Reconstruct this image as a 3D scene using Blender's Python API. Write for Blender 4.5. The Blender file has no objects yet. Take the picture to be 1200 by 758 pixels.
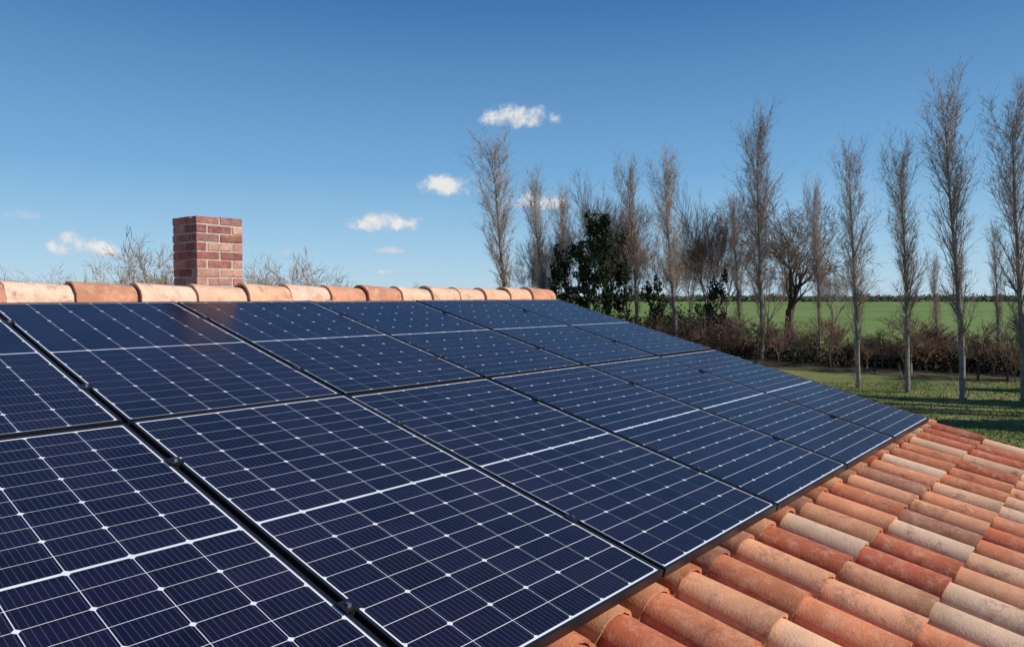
import bpy, math, random
import numpy as np
from mathutils import Vector, Matrix
random.seed(7); rng=np.random.default_rng(7)
sc=bpy.context.scene
sc.view_settings.view_transform='Standard'; sc.view_settings.look='None'; sc.view_settings.exposure=0
# ------------------------------------------------------------ frames
EYE=Vector((0,0,4.0))
FWD=Vector((.762,.6475,0)).normalized(); RGT=Vector((FWD.y,-FWD.x,0))
def place(b,depth,z=0.0):   # b = tangent of bearing from the garden axis
    p=EYE+FWD*depth+RGT*(b*depth); return Vector((p.x,p.y,z))
AL=math.radians(14.2)
VX=Vector((1,0,0)); VV=Vector((0,math.cos(AL),math.sin(AL))); VN=Vector((0,-math.sin(AL),math.cos(AL)))
O=EYE-VN*1.225
ROOF=Matrix(((VX.x,VV.x,VN.x,O.x),(VX.y,VV.y,VN.y,O.y),(VX.z,VV.z,VN.z,O.z),(0,0,0,1)))
# ------------------------------------------------------------ materials
def mat(name):
    m=bpy.data.materials.new(name); m.use_nodes=True
    nt=m.node_tree; b=nt.nodes['Principled BSDF']; return m,nt,b
def N(nt,t,**k):
    n=nt.nodes.new(t)
    for a,v in k.items(): setattr(n,a,v)
    return n
def noise(nt,scale,detail=4,rough=.55,coord='Object',vec=None):
    n=N(nt,'ShaderNodeTexNoise'); n.inputs['Scale'].default_value=scale; n.inputs['Detail'].default_value=detail; n.inputs['Roughness'].default_value=rough
    if vec is None:
        tc=N(nt,'ShaderNodeTexCoord'); vec=tc.outputs[coord]
    nt.links.new(vec,n.inputs['Vector']); return n
def ramp(nt,src,stops):
    r=N(nt,'ShaderNodeValToRGB'); e=r.color_ramp.elements
    while len(e)<len(stops): e.new(.5)
    for el,(p,c) in zip(e,stops):
        el.position=p; el.color=(c[0],c[1],c[2],1) if hasattr(c,'__len__') else (c,c,c,1)
    nt.links.new(src,r.inputs[0]); return r
def mixc(nt,a,b,f,mode='MIX'):
    m=N(nt,'ShaderNodeMix',data_type='RGBA',blend_type=mode)
    for s,v in ((6,a),(7,b),(0,f)):
        if hasattr(v,'is_linked'): nt.links.new(v,m.inputs[s])
        elif s==0: m.inputs[0].default_value=v
        else: m.inputs[s].default_value=(v[0],v[1],v[2],1)
    return m.outputs[2]
def bump(nt,b,h,st,dist=.01):
    n=N(nt,'ShaderNodeBump'); n.inputs['Strength'].default_value=st; n.inputs['Distance'].default_value=dist
    nt.links.new(h,n.inputs['Height']); nt.links.new(n.outputs[0],b.inputs['Normal'])
def attrmat(name,rough=.85,varscale=6,lo=.7,hi=1.25,bs=0,bscale=60,spots=None,light=(.72,.47,.31),lamt=.45):
    m,nt,b=mat(name); b.inputs['Roughness'].default_value=rough; b.inputs['Specular IOR Level'].default_value=.2
    a=N(nt,'ShaderNodeAttribute',attribute_name='tint')
    n=noise(nt,varscale,3,.65); r=ramp(nt,n.outputs[0],[(.3,lo),(.7,hi)])
    c=mixc(nt,a.outputs['Color'],r.outputs[0],1.0,'MULTIPLY')
    if spots:
        n3=noise(nt,19,4,.7); r3=ramp(nt,n3.outputs[0],[(.48,0),(.72,lamt)])
        c=mixc(nt,c,light,r3.outputs[0])
        n2=noise(nt,spots[0],5,.75); r2=ramp(nt,n2.outputs[0],[(spots[1],0),(spots[2],.8)])
        c=mixc(nt,c,spots[3],r2.outputs[0])
    nt.links.new(c,b.inputs['Base Color'])
    if bs: 
        nb=noise(nt,bscale,4,.7); bump(nt,b,nb.outputs[0],bs,.006)
    return m
def plain(name,col,rough=.6,metal=0,var=.15,scale=8,bs=0,bscale=50,spec=.3):
    m,nt,b=mat(name); b.inputs['Roughness'].default_value=rough; b.inputs['Metallic'].default_value=metal; b.inputs['Specular IOR Level'].default_value=spec
    n=noise(nt,scale,3,.6); r=ramp(nt,n.outputs[0],[(.3,[x*(1-var) for x in col]),(.7,[min(1,x*(1+var)) for x in col])])
    nt.links.new(r.outputs[0],b.inputs['Base Color'])
    if bs: bump(nt,b,noise(nt,bscale,3,.6).outputs[0],bs)
    return m
M_tile=attrmat('terracotta_tile',.95,3.5,.8,1.2,.5,90,spots=(7,.53,.70,(.17,.075,.05)))
M_ridge=attrmat('ridge_terracotta',.95,5,.8,1.15,.5,90,spots=(9,.52,.70,(.24,.125,.08)),light=(.74,.53,.38))
M_brick=attrmat('brick',.95,18,.7,1.25,.7,120,spots=(13,.55,.72,(.17,.075,.06)),light=(.58,.38,.30),lamt=.35)
M_mortar=plain('mortar',(.48,.43,.37),.95,0,.25,30,.5,150)
M_rmortar=plain('pink_mortar',(.44,.25,.17),.95,0,.3,20,.6,60)
M_stucco=plain('stucco',(.62,.55,.43),.95,0,.08,3,.3,80)
M_wood=plain('verge_board',(.22,.12,.07),.7,0,.2,12)
M_dark=plain('flue_dark',(.02,.018,.016),1,0,.3,10)  # near-black core inside the chimney flue
M_zinc=plain('zinc',(.45,.46,.47),.4,.8,.1,5)
M_black=plain('black_anodised',(.010,.010,.012),.38,.0,.1,10,spec=.4)
M_steel=plain('stainless',(.6,.6,.6),.3,1,.05,10)
M_glasswin=plain('window_glass',(.03,.04,.05),.05,0,.1,2,spec=.8)
M_shutter=plain('painted_wood',(.25,.35,.42),.6,0,.08,10)
# PV glass
def pv(name,white):
    m,nt,b=mat(name)
    b.inputs['Roughness'].default_value=.24; b.inputs['IOR'].default_value=1.34; b.inputs['Specular IOR Level'].default_value=.5
    tc=N(nt,'ShaderNodeTexCoord'); sx=N(nt,'ShaderNodeSeparateXYZ'); nt.links.new(tc.outputs['Object'],sx.inputs[0])
    if white:
        n=noise(nt,4,2); r=ramp(nt,n.outputs[0],[(.3,(.64,.67,.73)),(.7,(.74,.76,.81))]); nt.links.new(r.outputs[0],b.inputs['Base Color'])
    else:
        def mth(op,a,bb=None):
            q=N(nt,'ShaderNodeMath',operation=op)
            for i,v in enumerate((a,bb)):
                if v is None: continue
                if hasattr(v,'is_linked'): nt.links.new(v,q.inputs[i])
                else: q.inputs[i].default_value=v
            return q.outputs[0]
        bp=CP/9
        xx=mth('SUBTRACT',sx.outputs[0],MX)
        fr=mth('FRACT',mth('DIVIDE',xx,bp))
        d=mth('ABSOLUTE',mth('SUBTRACT',fr,.5))
        bus=mth('LESS_THAN',d,.024)
        oi=N(nt,'ShaderNodeObjectInfo')
        cx=mth('FLOOR',mth('DIVIDE',xx,CP)); cy=mth('FLOOR',mth('DIVIDE',sx.outputs[1],RP*2))
        cv=N(nt,'ShaderNodeCombineXYZ'); nt.links.new(cx,cv.inputs[0]); nt.links.new(cy,cv.inputs[1]); nt.links.new(mth('MULTIPLY',oi.outputs['Random'],37.),cv.inputs[2])
        wn=N(nt,'ShaderNodeTexWhiteNoise'); nt.links.new(cv.outputs[0],wn.inputs['Vector'])
        base=ramp(nt,wn.outputs['Value'],[(0,(.0035,.0045,.016)),(1,(.009,.0075,.026))]).outputs[0]
        c=mixc(nt,base,(.24,.25,.30),mth('MULTIPLY',bus,.38))
        n=noise(nt,2.2,5,.7); c=mixc(nt,c,(.20,.20,.21),mth('MULTIPLY',ramp(nt,n.outputs[0],[(.4,0),(.8,1)]).outputs[0],.03))
        nt.links.new(c,b.inputs['Base Color'])
        r=ramp(nt,n.outputs[0],[(.3,.20),(.7,.29)]); nt.links.new(r.outputs[0],b.inputs['Roughness'])
    return m
PW,PL=1.0286,1.840; GAPX=.020
MX,MY,MID=.0185,.019,.009
CP=(PW-2*MX)/6; RP=(PL-2*MY-MID)/20
M_cell=pv('pv_cell',False); M_back=pv('pv_backsheet',True)
# ------------------------------------------------------------ mesh helpers
def link(o): sc.collection.objects.link(o); return o
def npmesh(name,V,F,mats,midx=None,col=None,smooth=False):
    V=np.asarray(V,dtype=np.float32); F=np.asarray(F,dtype=np.int32); k=F.shape[1]
    me=bpy.data.meshes.new(name); me.vertices.add(len(V)); me.vertices.foreach_set('co',V.ravel())
    me.loops.add(F.size); me.loops.foreach_set('vertex_index',F.ravel())
    me.polygons.add(len(F)); me.polygons.foreach_set('loop_start',np.arange(len(F),dtype=np.int32)*k)
    if midx is not None: me.polygons.foreach_set('material_index',np.asarray(midx,dtype=np.int32))
    me.update(calc_edges=True)
    me.polygons.foreach_set('use_smooth',np.full(len(F),smooth))
    if col is not None:
        a=me.color_attributes.new('tint','FLOAT_COLOR','POINT'); c=np.ones((len(V),4),dtype=np.float32); c[:,:3]=col; a.data.foreach_set('color',c.ravel())
    for m in mats: me.materials.append(m)
    return me
def obj(name,me,parent=None,M=None):
    o=link(bpy.data.objects.new(name,me))
    if M is not None: o.matrix_world=M
    if parent: o.parent=parent
    return o
def empty(name,loc=(0,0,0)):
    e=link(bpy.data.objects.new(name,None)); e.location=loc; return e
class Acc:
    def __init__(s): s.v=[];s.f=[];s.m=[];s.c=[]
    def box(s,a,b,mi=0,c=(1,1,1),M=None,bev=0):
        x0,y0,z0=a;x1,y1,z1=b; n=len(s.v)
        P=[(x0,y0,z0),(x1,y0,z0),(x1,y1,z0),(x0,y1,z0),(x0,y0,z1),(x1,y0,z1),(x1,y1,z1),(x0,y1,z1)]
        if M is not None: P=[tuple(M@Vector(p)) for p in P]
        s.v+=P; s.c+=[c]*8
        for q in ((0,3,2,1),(4,5,6,7),(0,1,5,4),(1,2,6,5),(2,3,7,6),(3,0,4,7)): s.f.append(tuple(n+i for i in q)); s.m.append(mi)
    def poly(s,P,mi=0,c=(1,1,1)):
        n=len(s.v); s.v+=[tuple(p) for p in P]; s.c+=[c]*len(P); s.f.append(tuple(range(n,n+len(P)))); s.m.append(mi)
    def mesh(s,name,mats):
        me=bpy.data.meshes.new(name); me.from_pydata(s.v,[],s.f); me.polygons.foreach_set('material_index',s.m)
        a=me.color_attributes.new('tint','FLOAT_COLOR','POINT')
        a.data.foreach_set('color',np.c_[np.array(s.c),np.ones(len(s.c))].astype(np.float32).ravel())
        for m in mats: me.materials.append(m)
        me.update(); return me
# ------------------------------------------------------------ solar panels
A=Acc(); t=.011; hh=.035
A.box((0,0,-hh),(PW,t,0)); A.box((0,PL-t,-hh),(PW,PL,0))
A.box((0,t,-hh),(t,PL-t,0)); A.box((PW-t,t,-hh),(PW,PL-t,0))
A.poly([(t,t,-.0035),(PW-t,t,-.0035),(PW-t,PL-t,-.0035),(t,PL-t,-.0035)],1)
A.poly([(t,t,-.03),(t,PL-t,-.03),(PW-t,PL-t,-.03),(PW-t,t,-.03)],0)
gx,gy,ch=.0016,.0012,.0085
for i in range(6):
    for j in range(20):
        x0=MX+i*CP+gx; x1=MX+(i+1)*CP-gx; yb=MY+j*RP+(MID if j>=10 else 0); y0=yb+gy; y1=yb+RP-gy; z=-.0025
        if j%2==0: P=[(x0+ch,y0,z),(x1-ch,y0,z),(x1,y0+ch,z),(x1,y1,z),(x0,y1,z),(x0,y0+ch,z)]
        else: P=[(x0,y0,z),(x1,y0,z),(x1,y1-ch,z),(x1-ch,y1,z),(x0+ch,y1,z),(x0,y1-ch,z)]
        A.poly(P,2)
panel_me=A.mesh('solar_panel',[M_black,M_back,M_cell])
UR=6.464; PU=1.0486; V0=.971; PVp=1.8605
K=A=Acc()
for r in range(2):
    for c in range(9):
        u=UR-PU*(c+1)+GAPX; v=V0+PVp*r
        jz=random.uniform(-.0012,.0012)
        tilt=Matrix.Rotation(random.uniform(-.0025,.0025),4,'X')@Matrix.Rotation(random.uniform(-.0025,.0025),4,'Y')
        obj('solar_panel',panel_me,None,ROOF@Matrix.Translation((u,v,jz))@tilt)
    for fv in (.22,.78):
        v=V0+PVp*r+PL*fv
        K.box((UR-9*PU-.05,v-.02,-.085),(UR+.02,v+.02,-.0375),0)
        for c in range(1,9):
            u=UR-PU*c+GAPX/2
            K.box((u-.0225,v-.025,.003),(u+.0225,v+.025,.007),0)
            K.box((u-.008,v-.025,-.036),(u+.008,v+.025,.003),0)
            K.box((u-.006,v-.006,.007),(u+.006,v+.006,.013),1)
        K.box((UR,v-.02,-.036),(UR+.014,v+.02,.004),0)
for c in range(12):
    for r in range(2):
        for fv in (.22,.78):
            v=V0+PVp*r+PL*fv; u=UR-.25-.8*c; K.box((u-.015,v-.03,-.15),(u+.015,v-.021,-.05),1)
obj('mounting_rails',K.mesh('mounting_rails',[M_black,M_steel]),None,ROOF)
# ------------------------------------------------------------ tiles
PAL=np.array([(.70,.41,.25),(.64,.30,.165),(.57,.20,.10),(.50,.14,.07),(.44,.115,.06),(.70,.47,.32),(.38,.17,.11),(.62,.25,.13)])
PP=np.array([.19,.18,.18,.13,.07,.10,.05,.13]); PP=PP/PP.sum()
TP=.250; EX=.3445; VE=-.763; UV=6.85; HB=-.162
def tile_profile(bw,bh):
    P=[]
    for s in (0,.5,1): 
        P.append((s*(TP-bw),.004-.004*math.sin(s*math.pi)))
    for k in range(1,13):
        th=math.pi*k/12; P.append((TP-bw/2-bw/2*math.cos(th),bh*math.sin(th)**.85+ .0))
    P[-1]=(TP+.004,.004)
    return np.array(P)
def make_tiles(ncol,nrow):
    Vs=[];Fs=[];Cs=[];base=0
    for c in range(ncol):
        for r in range(nrow):
            v0=VE+EX*r+random.uniform(-.007,.007); Lt=.42
            if r==nrow-1: Lt=.36
            du=random.uniform(-.005,.005); tilt=random.uniform(-.011,.011); dz=random.uniform(-.002,.005)
            u0=UV-TP*(c+1)
            col=PAL[rng.choice(len(PAL),p=PP)]*rng.uniform(.86,1.1)
            st=[]
            for s in (0,.35,1):
                pr=tile_profile(.204-.028*s,.080-.008*s)
                st.append(np.c_[u0+pr[:,0]+du+tilt*(s-.5),np.full(len(pr),v0+s*Lt),HB+dz+pr[:,1]+.020*(1-s)])
            n=len(st[0])
            st[0][:,1]+=rng.normal(0,.0015,n)
            lip0=st[0].copy(); lip1=st[0].copy(); lip1[:,2]-=.015; lip1[:,1]+=.002
            V=np.concatenate(st+[lip0,lip1]); F=[]
            for q in range(2):
                for i in range(n-1): F.append((q*n+i,q*n+i+1,(q+1)*n+i+1,(q+1)*n+i))
            for i in range(n-1): F.append((4*n+i,4*n+i+1,3*n+i+1,3*n+i))
            Vs.append(V);Fs.append(np.array(F)+base);base+=len(V)
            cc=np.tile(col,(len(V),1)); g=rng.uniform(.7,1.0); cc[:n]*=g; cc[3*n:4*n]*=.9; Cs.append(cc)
    return np.concatenate(Vs),np.concatenate(Fs),np.concatenate(Cs)
HOUSE=empty('tiled_house')
NC=50
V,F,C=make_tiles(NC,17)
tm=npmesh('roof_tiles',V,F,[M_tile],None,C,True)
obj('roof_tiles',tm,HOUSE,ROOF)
RY=5.27
back=Matrix.Translation((0,2*RY,0))@Matrix.Rotation(math.pi,4,'Z')
UL=UV-TP*NC
backM=Matrix.Translation((UV+UL,0,0))@back@ROOF
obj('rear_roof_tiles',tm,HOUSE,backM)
# ridge tiles
RP_=[(.72,.45,.31),(.68,.39,.25),(.60,.28,.17),(.74,.50,.37),(.52,.24,.15)]
Vs=[];Fs=[];Cs=[];base=0; x=UV+.01; zr=4.075-.118
while x>UL:
    L=.44; ns=14; col=np.array(RP_[rng.integers(0,5)])*rng.uniform(.85,1.05); st=[]
    jz=random.uniform(-.011,.009); jy=random.uniform(-.013,.013)
    for s in (0,.5,1):
        rr=.106+.024*s
        th=np.linspace(-.12,math.pi+.12,ns)
        st.append(np.c_[np.full(ns,x-s*L)+(rng.normal(0,.002,ns) if s==1 else 0),RY+jy+rr*1.12*np.cos(th),zr+jz+rr*np.sin(th)+.004*s])
    e0=st[2].copy(); e1=st[2].copy(); e1[:,1]=RY+(e1[:,1]-RY)*.86; e1[:,2]=zr+(e1[:,2]-zr)*.86
    f0=st[0].copy(); f1=st[0].copy(); f1[:,1]=RY+(f1[:,1]-RY)*.8; f1[:,2]=zr+(f1[:,2]-zr)*.8
    V=np.concatenate(st+[e0,e1,f0,f1]); F=[]
    for q,w in ((0,1),(1,2),(3,4),(5,6)):
        for i in range(ns-1): F.append((q*ns+i,q*ns+i+1,w*ns+i+1,w*ns+i))
    Vs.append(V);Fs.append(np.array(F)+base);base+=len(V);Cs.append(np.tile(col,(len(V),1)))
    x-=.385+random.uniform(-.012,.012)
obj('ridge_tiles',npmesh('ridge_tiles',np.concatenate(Vs),np.concatenate(Fs),[M_ridge],None,np.concatenate(Cs),True),HOUSE)
Vs=[];n1=int((UV-UL)/.03); prof=[(-.165,-.10),(-.16,-.055),(-.135,-.02),(-.09,.02),(.09,.02),(.135,-.02),(.16,-.055),(.165,-.10)]
for i in range(n1+1):
    k=.018*math.sin(i*.03/TP*6.283)
    for (a,b) in prof:
        Vs.append((UV-.03-i*.03,RY+a*(1+k)+random.uniform(-.008,.008),zr+b+random.uniform(-.009,.009)+(k if b<0 else 0)))
Fs=[(i*8+k,i*8+k+1,(i+1)*8+k+1,(i+1)*8+k) for i in range(n1) for k in range(7)]
obj('ridge_mortar',npmesh('ridge_mortar',Vs,Fs,[M_rmortar],None,None,True),HOUSE)
# walls, verge, gutter
W=Acc()
def zr_at(y):
    yy=min(y,2*RY-y); return 4+(-1.40+.2453*yy)/.9694
x0,x1,y0,y1=UL+.25,UV-.18,.15,2*RY-.15; th=.25
for xa,xb in ((x0,x0+th),(x1-th,x1)):
    P=[(y0,0),(y1,0),(y1,zr_at(y1)-.06),(RY,zr_at(RY)-.06),(y0,zr_at(y0)-.06)]
    W.poly([(xb,a,b) for a,b in P]); W.poly([(xa,a,b) for a,b in P][::-1])
    for i in range(5):
        a,b=P[i],P[(i+1)%5]; W.poly([(xa,*a),(xb,*a),(xb,*b),(xa,*b)][::-1])
W.box((x0+th,y0,0),(x1-th,y0+th,zr_at(y0)-.06)); W.box((x0+th,y1-th,0),(x1-th,y1,zr_at(y1)-.06))
obj('walls',W.mesh('walls',[M_stucco]),HOUSE)
D=Acc()
for s in (0,1):
    for xa in (UV-.05,UL+.02):
        ya,yb=(-.38,RY) if s==0 else (2*RY+.38,RY)
        za=4+(-1.40+.2453*(-.38))/.9694; zb=zr_at(RY)
        P=[(xa,ya,za-.16),(xa,yb,zb-.16),(xa,yb,zb),(xa,ya,za)]
        Q=[(xa+.025,*p[1:]) for p in P]
        D.poly(P);D.poly(Q[::-1])
        for i in range(4): j=(i+1)%4; D.poly([P[i],Q[i],Q[j],P[j]])
obj('verge_boards',D.mesh('verge_boards',[M_wood]),HOUSE)
G=Acc(); gz=4+(-1.40+.2453*(-.4))/.9694-.02
for sgn,yc in ((1,-.43),(-1,2*RY+.43)):
    for k in range(8):
        a=math.pi+math.pi*k/8; b=math.pi+math.pi*(k+1)/8
        G.poly([(UL,yc+.06*math.cos(a),gz+.06*math.sin(a)),(UV,yc+.06*math.cos(a),gz+.06*math.sin(a)),(UV,yc+.06*math.cos(b),gz+.06*math.sin(b)),(UL,yc+.06*math.cos(b),gz+.06*math.sin(b))])
obj('gutters',G.mesh('gutters',[M_zinc]),HOUSE)
Wn=Acc()
for wx in (-3.5,-.5,3.8):
    Wn.box((wx,y0-.01,.95),(wx+1.1,y0+.02,2.1),0); 
    for a in (wx-.05,wx+.52,wx+1.09): Wn.box((a,y0-.03,.9),(a+.06,y0-.012,2.15),1)
    Wn.box((wx-.6,y0-.045,.92),(wx-.07,y0-.005,2.13),1); Wn.box((wx+1.17,y0-.045,.92),(wx+1.7,y0-.005,2.13),1)
obj('windows',Wn.mesh('windows',[M_glasswin,M_shutter]),HOUSE)
# ------------------------------------------------------------ chimney
CH=Acc(); cx0,cy0=2.815,5.60; cw,cd=.385,.39; top=4.622; ncs=16; chh=.0685
BC=[(.40,.15,.11),(.46,.21,.15),(.32,.11,.09),(.52,.29,.22),(.42,.17,.13),(.25,.09,.08),(.36,.18,.16),(.48,.25,.20)]
g=.007; e=.005
CH.box((cx0+e,cy0+e,top-ncs*chh),(cx0+cw-e,cy0+.09,top-.012),1); CH.box((cx0+e,cy0+cd-.09,top-ncs*chh),(cx0+cw-e,cy0+cd-e,top-.012),1)
CH.box((cx0+e,cy0+.091,top-ncs*chh),(cx0+.09,cy0+cd-.091,top-.013),1); CH.box((cx0+cw-.09,cy0+.091,top-ncs*chh),(cx0+cw-e,cy0+cd-.091,top-.013),1)
CH.box((cx0+.091,cy0+.092,top-ncs*chh),(cx0+cw-.091,cy0+cd-.092,top-.25),2)
bw=.095
def brick(a,b,z):
    c=np.array(random.choice(BC))*random.uniform(.8,1.2); j=lambda:random.uniform(-.0025,.0025)
    CH.box((a[0]+g+j(),a[1]+g+j(),z+g*.8+j()),(b[0]-g+j(),b[1]-g+j(),z+chh-g*.8+j()),0,tuple(c))
for k in range(ncs):
    z=top-(k+1)*chh
    X0,X1,Y0,Y1=cx0-g,cx0+cw+g,cy0-g,cy0+cd+g
    if k%2==0:
        for ya,yb in ((Y0,Y0+bw),(Y1-bw,Y1)):
            xm=(X0+X1)/2; brick((X0,ya),(xm,yb),z); brick((xm,ya),(X1,yb),z)
        for xa,xb in ((X0,X0+bw),(X1-bw,X1)): brick((xa,Y0+bw),(xb,Y1-bw),z)
    else:
        for xa,xb in ((X0,X0+bw),(X1-bw,X1)):
            ym=(Y0+Y1)/2; brick((xa,Y0),(xb,ym),z); brick((xa,ym),(xb,Y1),z)
        for ya,yb in ((Y0,Y0+bw),(Y1-bw,Y1)): brick((X0+bw,ya),(X1-bw,yb),z)
cho=obj('brick_chimney',CH.mesh('brick_chimney',[M_brick,M_mortar,M_dark]))
bv=cho.modifiers.new('b','BEVEL'); bv.width=.003; bv.segments=1
# ------------------------------------------------------------ ground
def groundmat(name,cols,scale,fine,lo=.55,hi=1.5):
    m,nt,b=mat(name); b.inputs['Roughness'].default_value=1; b.inputs['Specular IOR Level'].default_value=.1
    n=noise(nt,scale,6,.65); r=ramp(nt,n.outputs[0],cols)
    n2=noise(nt,fine,4,.75); r2=ramp(nt,n2.outputs[0],[(.3,lo),(.7,hi)])
    c=mixc(nt,r.outputs[0],r2.outputs[0],1.,'MULTIPLY'); nt.links.new(c,b.inputs['Base Color'])
    bump(nt,b,n2.outputs[0],.6,.05); return m
M_lawn=groundmat('lawn',[(.32,(.07,.095,.028)),(.5,(.14,.165,.05)),(.66,(.23,.22,.09))],.3,7,.7,1.3)
M_field=groundmat('field',[(.35,(.11,.18,.045)),(.5,(.15,.22,.06)),(.65,(.19,.235,.08))],.035,1.2,.75,1.25)
M_litter=groundmat('leaf_litter',[(.3,(.05,.042,.024)),(.5,(.09,.072,.042)),(.7,(.07,.085,.033))],.8,8)
S=4000; g_=Acc(); g_.poly([(-S,-S,0),(S,-S,0),(S,S,0),(-S,S,0)]); obj('ground',g_.mesh('ground',[M_lawn]))
g_=Acc(); P=[place(1.6,41),place(.95,41),place(.30,58),place(-.05,75),place(-1.2,80),place(-1.2,1500),place(1.6,1500)]
g_.poly([(p.x,p.y,.012) for p in P]); fo=obj('field',g_.mesh('field',[M_field]))
near=[];far=[]
for i in range(60):
    t=i/59; b=1.6-1.75*t; dn=30.5+19*max(0,t-.42)/.58+rng.uniform(-.9,.9); near.append(place(b,dn)); far.append(place(b,dn+12+rng.uniform(-.5,.5)))
g_=Acc()
for i in range(59): g_.poly([(q.x,q.y,.006) for q in (near[i],near[i+1],far[i+1],far[i])][::-1])
obj('leaf_litter',g_.mesh('leaf_litter',[M_litter]))
# ------------------------------------------------------------ trees
def tube_mesh(name,segs,mats,sides=3,thr=.014,tw=None):
    s=np.array(segs); P0=s[:,0:3];P1=s[:,3:6];R0=s[:,6];R1=s[:,7]
    d=P1-P0; d/=np.linalg.norm(d,axis=1)[:,None]+1e-9
    ref=np.where(np.abs(d[:,2:3])>.9,np.array([[1,0,0]]),np.array([[0,0,1]]))
    a=np.cross(d,ref); a/=np.linalg.norm(a,axis=1)[:,None]; b=np.cross(d,a)
    def build(idx,sd,off):
        n=len(idx); V=np.zeros((n,2*sd,3))
        for k in range(sd):
            th=2*math.pi*k/sd; o=a[idx]*math.cos(th)+b[idx]*math.sin(th)
            V[:,k]=P0[idx]+o*R0[idx,None]; V[:,sd+k]=P1[idx]+o*R1[idx,None]
        base=(np.arange(n)*2*sd)[:,None]+off; F=[]
        for k in range(sd):
            k2=(k+1)%sd; F.append(np.concatenate([base+k,base+k2,base+sd+k2,base+sd+k],axis=1))
        return V.reshape(-1,3),np.concatenate(F),
    big=np.where(R0>=.05)[0]; sm=np.where(R0<.05)[0]
    V1,F1=build(big,8,0); V2,F2=build(sm,sides,len(V1))
    midx=np.concatenate([np.zeros(len(F1)),np.tile((R0[sm]<thr).astype(int),sides)])
    return npmesh(name,np.concatenate([V1,V2]),np.concatenate([F1,F2]),mats,midx,None,False)
def rvec(): 
    v=Vector((random.gauss(0,1),random.gauss(0,1),random.gauss(0,1))); return v.normalized()
def grow(segs,p,d,L,r,n,wig,trop,tip=.25):
    pts=[(p,d,r)]
    for i in range(n):
        d=(d+rvec()*wig+Vector((0,0,trop))).normalized(); q=p+d*(L/n)
        ra=pts[0][2]*(1-(1-tip)*i/n); rb=pts[0][2]*(1-(1-tip)*(i+1)/n)
        segs.append((*p,*q,ra,rb)); p=q; pts.append((p,d,rb))
    return pts
def side(d,ang):
    v=rvec(); v=(v-d*v.dot(d)).normalized(); return (d*math.cos(ang)+v*math.sin(ang)).normalized()
def poplar(seed,H,lean=-.07,nl=70,w=1.0,start=.14,twf=1.0):
    random.seed(seed); segs=[]; n=14; p=Vector((0,0,-.1)); tr=[]; R=H*.0115
    ld=RGT*lean
    for i in range(n):
        d=(Vector((0,0,1))+ld*(1.0 if i>2 else .5)+Vector((random.uniform(-.03,.03),random.uniform(-.03,.03),0))).normalized()
        q=p+d*(H+.1)/n; ra=R*(1-i/n)**.8+.006; rb=R*(1-(i+1)/n)**.8+.006; segs.append((*p,*q,ra,rb)); tr.append((p,q,ra)); p=q
    for k in range(nl):
        t=start+(1-start)*((k+random.random())/nl)**.95; t=min(t,.985); i=min(int(t*n),n-1); f=t*n-i; P=tr[i][0].lerp(tr[i][1],f)
        if random.random()<.08: continue
        an=math.radians(random.uniform(18,42)); up=(tr[i][1]-tr[i][0]).normalized()
        d=side(up,an); prof=math.sin(math.pi*min(1,max(.0,(1.02-t)/(1.02-start)))**.75)**.5
        L=H*(.05+.115*prof)*random.choice((.6,.8,1,1.15,1.3))*random.uniform(.85,1.15)*w*(.6 if t<start+.1 else 1)
        r=max(.010,tr[i][2]*.34*random.uniform(.7,1.1)); r=min(r,.055)
        lb=grow(segs,P,d,L,r,5,.09,.16,.2)
        ns=int(12*twf*(.5+L/(H*.16)))
        for s in range(ns):
            j=random.randint(1,5); a,dd,ra=lb[j]; a=a+ (lb[j-1][0]-a)*random.random()
            d2=side(dd,math.radians(random.uniform(18,50))); L2=L*random.uniform(.16,.40)
            sb=grow(segs,a,d2,L2,max(.0066,ra*.42),2,.12,.12,.5)
            for _ in range(random.randint(3,6)):
                a2,d3,rb=sb[random.randint(0,2)]
                grow(segs,a2,side(d3,math.radians(random.uniform(15,50))),random.uniform(.15,.42),.0058,1,.1,.12,.6)
    for k in range(16):
        a=random.uniform(0,6.283); grow(segs,Vector((math.cos(a)*R,math.sin(a)*R,0)),Vector((math.cos(a)*.4,math.sin(a)*.4,1)).normalized(),random.uniform(.6,2.0),.010,3,.12,.1,.4)
    return segs
def oak(seed,H,spread=1.0,lv=6,r0=None,trunkf=.22,ang=(25,55),trop=.05,keep=1.0,mn=.0065,rf=(.55,.75)):
    random.seed(seed); segs=[]
    def rec(p,d,L,r,l):
        n=3 if l<3 else 2
        pts=grow(segs,p,d,L,r,n,.22 if l else .05,trop,.62)
        if l>=lv: return
        kids=3 if l<lv-1 else 4
        if l in(0,1): kids=4
        for c in range(kids):
            if c==0 and l>0: a,dd,ra=pts[-1]; an=random.uniform(5,25); fl=.82
            elif c==0: a,dd,ra=pts[-1]; an=random.uniform(3,12); fl=1.0
            else: a,dd,ra=pts[random.randint(max(1,n-1),n)]; an=random.uniform(*ang)*spread; fl=random.uniform(.6,.88)
            d2=side(dd,math.radians(an)); 
            if l==0: d2=(d2+Vector((0,0,.15))).normalized()
            rec(a,d2,L*fl*(1.0 if l else .9),max(mn,ra*random.uniform(*rf)),l+1)
    rec(Vector((0,0,-.1)),Vector((0,0,1)),H*trunkf,r0 or H*.028,0)
    return segs
M_bark=plain('grey_bark',(.23,.20,.165),.95,0,.35,3,.6,20); M_twig=plain('pale_twigs',(.33,.245,.19),.9,0,.25,2)
M_oakb=plain('oak_bark',(.075,.06,.048),.95,0,.35,3,.6,20); M_oakt=plain('oak_twigs',(.165,.115,.08),.9,0,.25,2)
popm=[]
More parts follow.
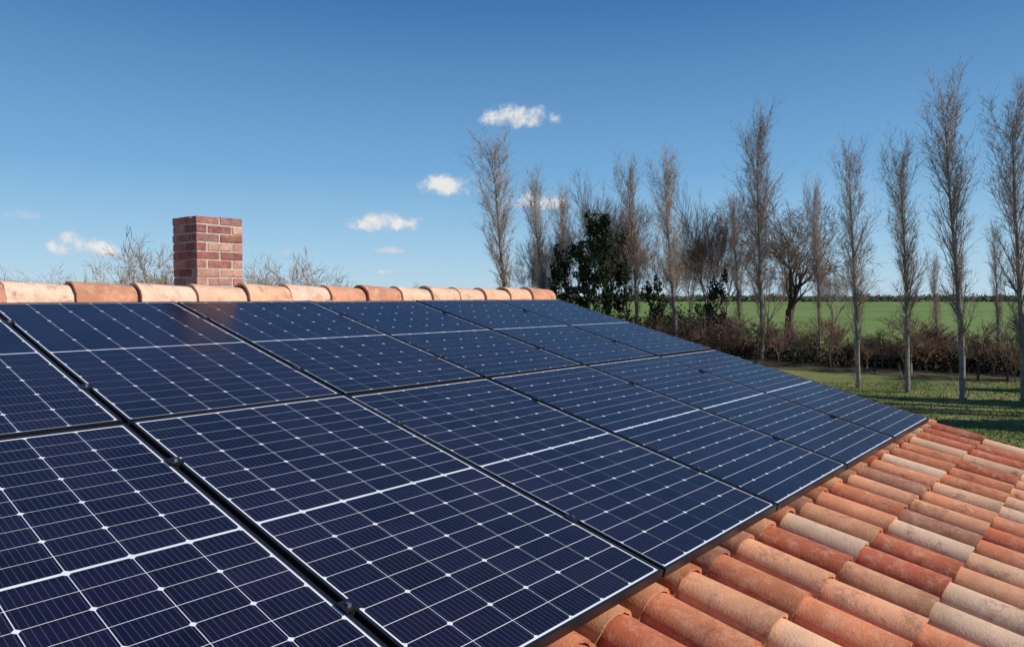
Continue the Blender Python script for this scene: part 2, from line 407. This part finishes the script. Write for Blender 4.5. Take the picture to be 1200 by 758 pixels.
for i,(s,H,w,st) in enumerate(((11,13,1.1,.16),(12,13,1.05,.12),(13,13,1.12,.2),(14,13,1.1,.1),(15,13,1.15,.14))):
    popm.append(tube_mesh('poplar',poplar(s,H,-.085 if i!=4 else -.06,84,w,st),[M_bark,M_twig]))
oakm=[tube_mesh('oak',oak(6,14,.95,7,.38,.2,(28,58),.06,mn=.0095,rf=(.6,.78)),[M_oakb,M_oakt]),tube_mesh('ash',oak(9,14,.8,7,.22,.20,(18,48),.10,mn=.008),[M_bark,M_oakt]),tube_mesh('ash',oak(17,14,.9,7,.2,.2,(20,48),.09,mn=.0078),[M_bark,M_twig])]
def tree(me,name,px,topy,depth,h0,ws=1,rot=None,cz=0):
    z=4+(346-topy)/870*depth; s=z/h0; p=place((px-600)/870,depth,0); o=obj(name,me); o.location=p; o.scale=(s*ws,s*ws,s); o.rotation_euler=(0,0,random.uniform(-.4,.4) if rot is None else rot); return o
def htop(me): return max(v.co.z for v in me.vertices)
hp=[htop(m) for m in popm]; ho=[htop(m) for m in oakm]
L=[(1203,78,27.5,0,.95),(1131,70,28.5,1,.95),(1066,146,30.5,2,.95),(1008,152,32,3,.8),(893,115,46,4,.95),
   (793,162,50,0,1.0),(748,172,54,2,.95),(597,142,50,3,1.15),(640,190,56,1,1.0),(668,208,58,0,1.0),(1275,70,25.5,3,1),(1350,60,24,0,1),(1440,60,23,2,1),
   (868,215,52,3,.75),(962,195,44,2,.7),(1172,250,44,3,.7),(1100,290,48,0,.8)]
for i,(px,ty,d,k,ws) in enumerate(L): random.seed(50+i); tree(popm[k],'poplar_tree',px,ty,d,hp[k],ws)
for i,(px,ty,d,k,ws) in enumerate([(925,178,52,0,.92),(712,190,56,1,.85),(690,205,60,2,.8),(828,200,56,1,.85),(853,222,60,2,.9),(772,222,62,2,.8),(735,235,62,1,.7),(640,245,62,1,.8),(808,245,66,1,.7),(620,260,64,2,.7),(975,262,60,2,.8),(900,262,64,2,.8)]):
    random.seed(80+i); tree(oakm[k],'bare_oak_tree' if k==0 else 'bare_ash_tree',px,ty,d,ho[k],ws,random.uniform(0,6))
shm=[tube_mesh('shrub',oak(s,6,1.0,6,.10,.19,(20,58),.07,mn=.0065),[M_bark,M_twig]) for s in (21,22)]
hs=[htop(m) for m in shm]
for i,(px,ty,d,k,ws) in enumerate([(172,264,30,0,1.0),(150,283,33,1,.9),(200,283,34,1,.9),(62,306,38,1,1.1),(345,288,34,0,1.0),(325,298,38,1,1.),(368,299,37,1,1.),(297,294,40,1,.9),(-5,310,45,0,1.1),(392,322,60,1,1.3),(492,330,120,0,1.3),(130,316,50,1,1.1),(80,315,45,0,1)]):
    random.seed(120+i); tree(shm[k],'bare_tree',px,ty,d,hs[k],ws,random.uniform(0,6))
# ------------------------------------------------------------ leaf masses
M_leaf=attrmat('leaves',.8,.8,.55,1.4)
def leaves(name,blobs,per,size,cols,fixed=False,patch=False):
    V=[];C=[]
    for (c,rad) in blobs:
        n=int(per) if fixed else max(8,int(per*rad[0]*rad[1]*rad[2]*4))
        d=rng.normal(size=(n,3)); d/=np.linalg.norm(d,axis=1)[:,None]; rr=rng.uniform(.15,1,(n,1))**.45
        P=np.array(c)+d*rr*np.array(rad)*rng.uniform(.8,1.15,(n,1)); P[:,2]=np.maximum(P[:,2],.02)
        a=rng.normal(size=(n,3)); a/=np.linalg.norm(a,axis=1)[:,None]; b=rng.normal(size=(n,3)); b=np.cross(a,b); b/=np.linalg.norm(b,axis=1)[:,None]
        s=size*rng.uniform(.5,1.3,(n,1))
        q=np.stack([P-a*s,P-b*s*.5,P+a*s,P+b*s*.5],axis=1).reshape(-1,3); V.append(q)
        if patch: own=np.array(cols)[rng.integers(0,len(cols))]; cc=(np.array(cols)[rng.integers(0,len(cols),n)]*.35+own*.65)*rng.uniform(.6,1.4,(n,1))
        else: cc=np.array(cols)[rng.integers(0,len(cols),n)]*rng.uniform(.6,1.4,(n,1))
        C.append(np.repeat(cc,4,axis=0))
    V=np.concatenate(V);C=np.concatenate(C); F=np.arange(len(V)).reshape(-1,4)
    return obj(name,npmesh(name,V,F,[M_leaf],None,C))
DG=[(.022,.038,.012),(.03,.048,.016),(.045,.04,.022),(.028,.03,.015)]
DB=[(.10,.06,.04),(.06,.05,.028),(.035,.055,.018),(.13,.075,.045),(.09,.08,.045)]
def along(pts,n):
    out=[]
    for i in range(n):
        t=(i+rng.uniform(0,1))/n*(len(pts)-1); k=min(int(t),len(pts)-2); f=t-k; out.append(pts[k].lerp(pts[k+1],f))
    return out
hl=[place(1.5,36),place(.72,37),place(.45,43),place(.28,51),place(.0,62),place(-.12,64)]
bl=[]
for p in along(hl,240):
    w=rng.uniform(.5,1.4); h=rng.uniform(.35,1.05); bl.append(((p.x+rng.normal()*1.0,p.y+rng.normal()*1.0,h*.7),(w,w,h)))
leaves('hedgerow',bl,100,.085,DG+DB,False,True)
bl=[]
for p in along([place(.30,53),place(.2,54),place(.02,56),place(-.06,58)],75):
    w=rng.uniform(.7,1.5); h=rng.uniform(.9,1.9); bl.append(((p.x+rng.normal()*.8,p.y+rng.normal()*.8,h*.8),(w,w,h)))
leaves('undergrowth',bl,60,.11,DG+[(.07,.05,.03),(.09,.06,.04)],False,True)
def ivy(px,yt,yb,d,w,nb=22,per=110):
    p=place((px-600)/870,d); zt=4+(346-yt)/870*d; zb=max(.3,4+(346-yb)/870*d); bl=[]
    for i in range(nb):
        f=(i+.5)/nb; ww=w*math.sin(math.pi*(.12+.8*f))*rng.uniform(.5,1.1); bl.append(((p.x+rng.normal()*.62*w,p.y+rng.normal()*.62*w,zb+(zt-zb)*f+rng.normal()*.3),(ww*.45+.15,ww*.45+.15,rng.uniform(.3,.8))))
    leaves('ivy',bl,per,.12,[(.022,.038,.012),(.04,.055,.018),(.014,.024,.009)],True)
ivy(706,252,365,53,1.5,48,120); ivy(656,298,362,54,.6,18); ivy(684,290,362,55,.9,26); ivy(768,335,385,50,.8,14); ivy(724,295,362,55,.8,20); ivy(838,325,385,53,.6,14)
p=place(.275,47); bl=[((p.x+rng.normal()*.7,p.y+rng.normal()*.7,rng.uniform(.8,2.3)),(.9,.9,.7)) for _ in range(11)]
leaves('russet_bush',bl,75,.06,[(.20,.085,.055),(.16,.09,.055),(.24,.125,.08)])
for k,(b,d,hh_) in enumerate(((1.02,25,7.5),(1.16,27.5,8.5),(.98,21,5.5))):  # off-frame evergreens, added to throw shadow bands across the lawn
    p=place(b,d); bl=[]
    for i in range(40):
        f=rng.uniform(.12,1); r=(1-f)*2.0+.3; a=rng.uniform(0,6.283); bl.append(((p.x+math.cos(a)*r*.6,p.y+math.sin(a)*r*.6,f*hh_),(r*.5+.2,r*.5+.2,.6)))
    tr=[]; grow(tr,p,Vector((0,0,1)),hh_*.95,.16,6,.02,0,.15)
    e_=obj('shade_caster_evergreen',tube_mesh('shade_caster_evergreen',tr,[M_oakb,M_oakt]))
    lo=leaves('shade_caster_crown',bl,160,.16,DG,True); lo.parent=e_
brush=tube_mesh('brush',oak(31,4,1.0,5,.05,.18,(15,50),.12),[M_oakb,M_oakt]); hb=htop(brush)
brush2=tube_mesh('brush',oak(33,4,1.0,5,.04,.16,(15,50),.12,mn=.006),[M_bark,plain('russet_twigs',(.24,.13,.09),.9,0,.25,2)])
for i in range(80):
    random.seed(200+i); t=i/80; b=-.06+.80*t; d=55.5-21*t+random.uniform(-3,3); p=place(b,d); o=obj('brushwood',brush if i%2 else brush2); s=random.uniform(1.2,3.5)/hb; o.location=p; o.scale=(s*1.4,s*1.4,s); o.rotation_euler=(0,0,random.uniform(0,6))
bl=[]
for p in along([place(1.2,430),place(.55,460),place(.1,480),place(-.5,480),place(-1.1,400)],240):
    w=rng.uniform(5,9); h=rng.uniform(1.2,3.2); bl.append(((p.x+rng.normal()*6,p.y+rng.normal()*6,h*.8),(w,w,h)))
leaves('distant_treeline',bl,130,.9,[(.13,.12,.09),(.16,.135,.11),(.11,.115,.08)],True)  # leaf colours paled to carry the haze of distance
n=30000; b=rng.uniform(.35,1.15,n); d=rng.uniform(15,34,n)
P=np.array(FWD)[None]*d[:,None]+np.array(RGT)[None]*(b*d)[:,None]; P[:,2]=0
a=rng.uniform(0,6.283,n); hgt=rng.uniform(.03,.08,n); wd=rng.uniform(.01,.03,n)
dx=np.c_[np.cos(a),np.sin(a),np.zeros(n)]*wd[:,None]; tp=P+np.c_[rng.normal(0,.03,n),rng.normal(0,.03,n),hgt]
V=np.stack([P-dx,P+dx,tp],axis=1).reshape(-1,3); cc=np.array([(.12,.16,.045),(.18,.19,.065),(.22,.20,.09),(.10,.13,.04)])[rng.integers(0,4,n)]
obj('grass_tufts',npmesh('grass_tufts',V,np.arange(3*n).reshape(-1,3),[M_leaf],None,np.repeat(cc,3,axis=0)))
# ------------------------------------------------------------ sun + sky + clouds
SD=Vector((.38,-.925,0)).normalized(); EL=math.radians(34)
sdir=Vector((SD.x*math.cos(EL),SD.y*math.cos(EL),math.sin(EL)))
sl=bpy.data.lights.new('sun','SUN'); sl.energy=5.0; sl.angle=math.radians(.5); sl.color=(1,.94,.85)
so=link(bpy.data.objects.new('sun',sl)); so.rotation_euler=sdir.to_track_quat('Z','Y').to_euler()
w=bpy.data.worlds.new('World'); sc.world=w; w.use_nodes=True; nt=w.node_tree; bg=nt.nodes['Background']
w.cycles.sampling_method='MANUAL'; w.cycles.sample_map_resolution=256
sky=N(nt,'ShaderNodeTexSky',sky_type='NISHITA'); sky.sun_disc=False; sky.sun_elevation=EL; sky.sun_rotation=math.atan2(SD.x,SD.y)
sky.altitude=50; sky.air_density=1.0; sky.dust_density=.1; sky.ozone_density=3.0
STR=.1; bg.inputs[1].default_value=STR
tc=N(nt,'ShaderNodeTexCoord'); vec=tc.outputs['Generated']
def mt(op,a,b=None,c=None):
    q=N(nt,'ShaderNodeMath',operation=op)
    for i,v in enumerate((a,b,c)):
        if v is None: continue
        if hasattr(v,'is_linked'): nt.links.new(v,q.inputs[i])
        else: q.inputs[i].default_value=v
    return q.outputs[0]
def dot(v):
    q=N(nt,'ShaderNodeVectorMath',operation='DOT_PRODUCT'); nt.links.new(vec,q.inputs[0]); q.inputs[1].default_value=v; return q.outputs['Value']
n1=noise(nt,38,5,.6,vec=vec)
nz=mt('MULTIPLY',mt('SUBTRACT',n1.outputs[0],.5),3.4)
CL=[(.7,13.2,3.3,1.25,1),(-4.9,8.1,2.6,1.45,1),(-9.8,5.3,3.3,1.15,1),(-29.9,3.1,2.9,1.2,1),(-9.1,3.4,1.5,.5,.6),(-9.5,1.8,1.0,.45,.8),(-33.5,5.1,1.8,.45,.35),(1.8,7.0,3.0,1.0,.8),(-16.6,3.1,1.6,.5,.45)]
tot=None
for az,el,a,b_,op in CL:
    az=math.radians(az); el=math.radians(el); h=FWD*math.cos(az)+RGT*math.sin(az); D=h*math.cos(el)+Vector((0,0,1))*math.sin(el); Rr=Vector((h.y,-h.x,0)); U=Rr.cross(D)
    u=mt('DIVIDE',dot(Rr),math.sin(math.radians(a))); v=mt('DIVIDE',dot(U),math.sin(math.radians(b_)))
    v2=mt('MAXIMUM',v,mt('MULTIPLY',v,-1.7))
    r2=mt('ADD',mt('MULTIPLY',u,u),mt('MULTIPLY',v2,v2))
    r2=mt('MULTIPLY',r2,1.2)
    cl=N(nt,'ShaderNodeMapRange',interpolation_type='SMOOTHSTEP'); nt.links.new(mt('SUBTRACT',nz,r2),cl.inputs[0]); cl.inputs[1].default_value=-1.05; cl.inputs[2].default_value=.1; cl.inputs[4].default_value=op*.95
    tot=cl.outputs[0] if tot is None else mt('MAXIMUM',tot,cl.outputs[0])
sz=N(nt,'ShaderNodeSeparateXYZ'); nt.links.new(vec,sz.inputs[0])
# clear winter air: blue gradient by elevation blended with the physical sky
gr=ramp(nt,mt('MAXIMUM',sz.outputs[2],0),[(0,(.48,.68,.83)),(.06,(.34,.59,.81)),(.16,(.175,.41,.70)),(.36,(.048,.175,.44)),(.9,(.025,.09,.28))])
g10=N(nt,'ShaderNodeVectorMath',operation='SCALE'); nt.links.new(gr.outputs[0],g10.inputs[0]); g10.inputs['Scale'].default_value=1/STR
base=mixc(nt,sky.outputs[0],g10.outputs[0],.88)
cdet=ramp(nt,tot,[(.2,(.62,.68,.76)),(.9,(.92,.91,.90))])
c10=N(nt,'ShaderNodeVectorMath',operation='SCALE'); nt.links.new(cdet.outputs[0],c10.inputs[0]); c10.inputs['Scale'].default_value=.90/STR
nt.links.new(mixc(nt,base,c10.outputs[0],tot),bg.inputs[0])
# ------------------------------------------------------------ camera
cam=bpy.data.cameras.new('camera'); co=link(bpy.data.objects.new('camera',cam)); cam.sensor_width=36; cam.lens=870/1200*36; cam.clip_end=8000; cam.clip_start=.05
th=math.radians(2.17); f=FWD*math.cos(th)-Vector((0,0,1))*math.sin(th); up=RGT.cross(f)
co.matrix_world=Matrix(((RGT.x,up.x,-f.x,EYE.x),(RGT.y,up.y,-f.y,EYE.y),(RGT.z,up.z,-f.z,EYE.z),(0,0,0,1)))
sc.camera=co
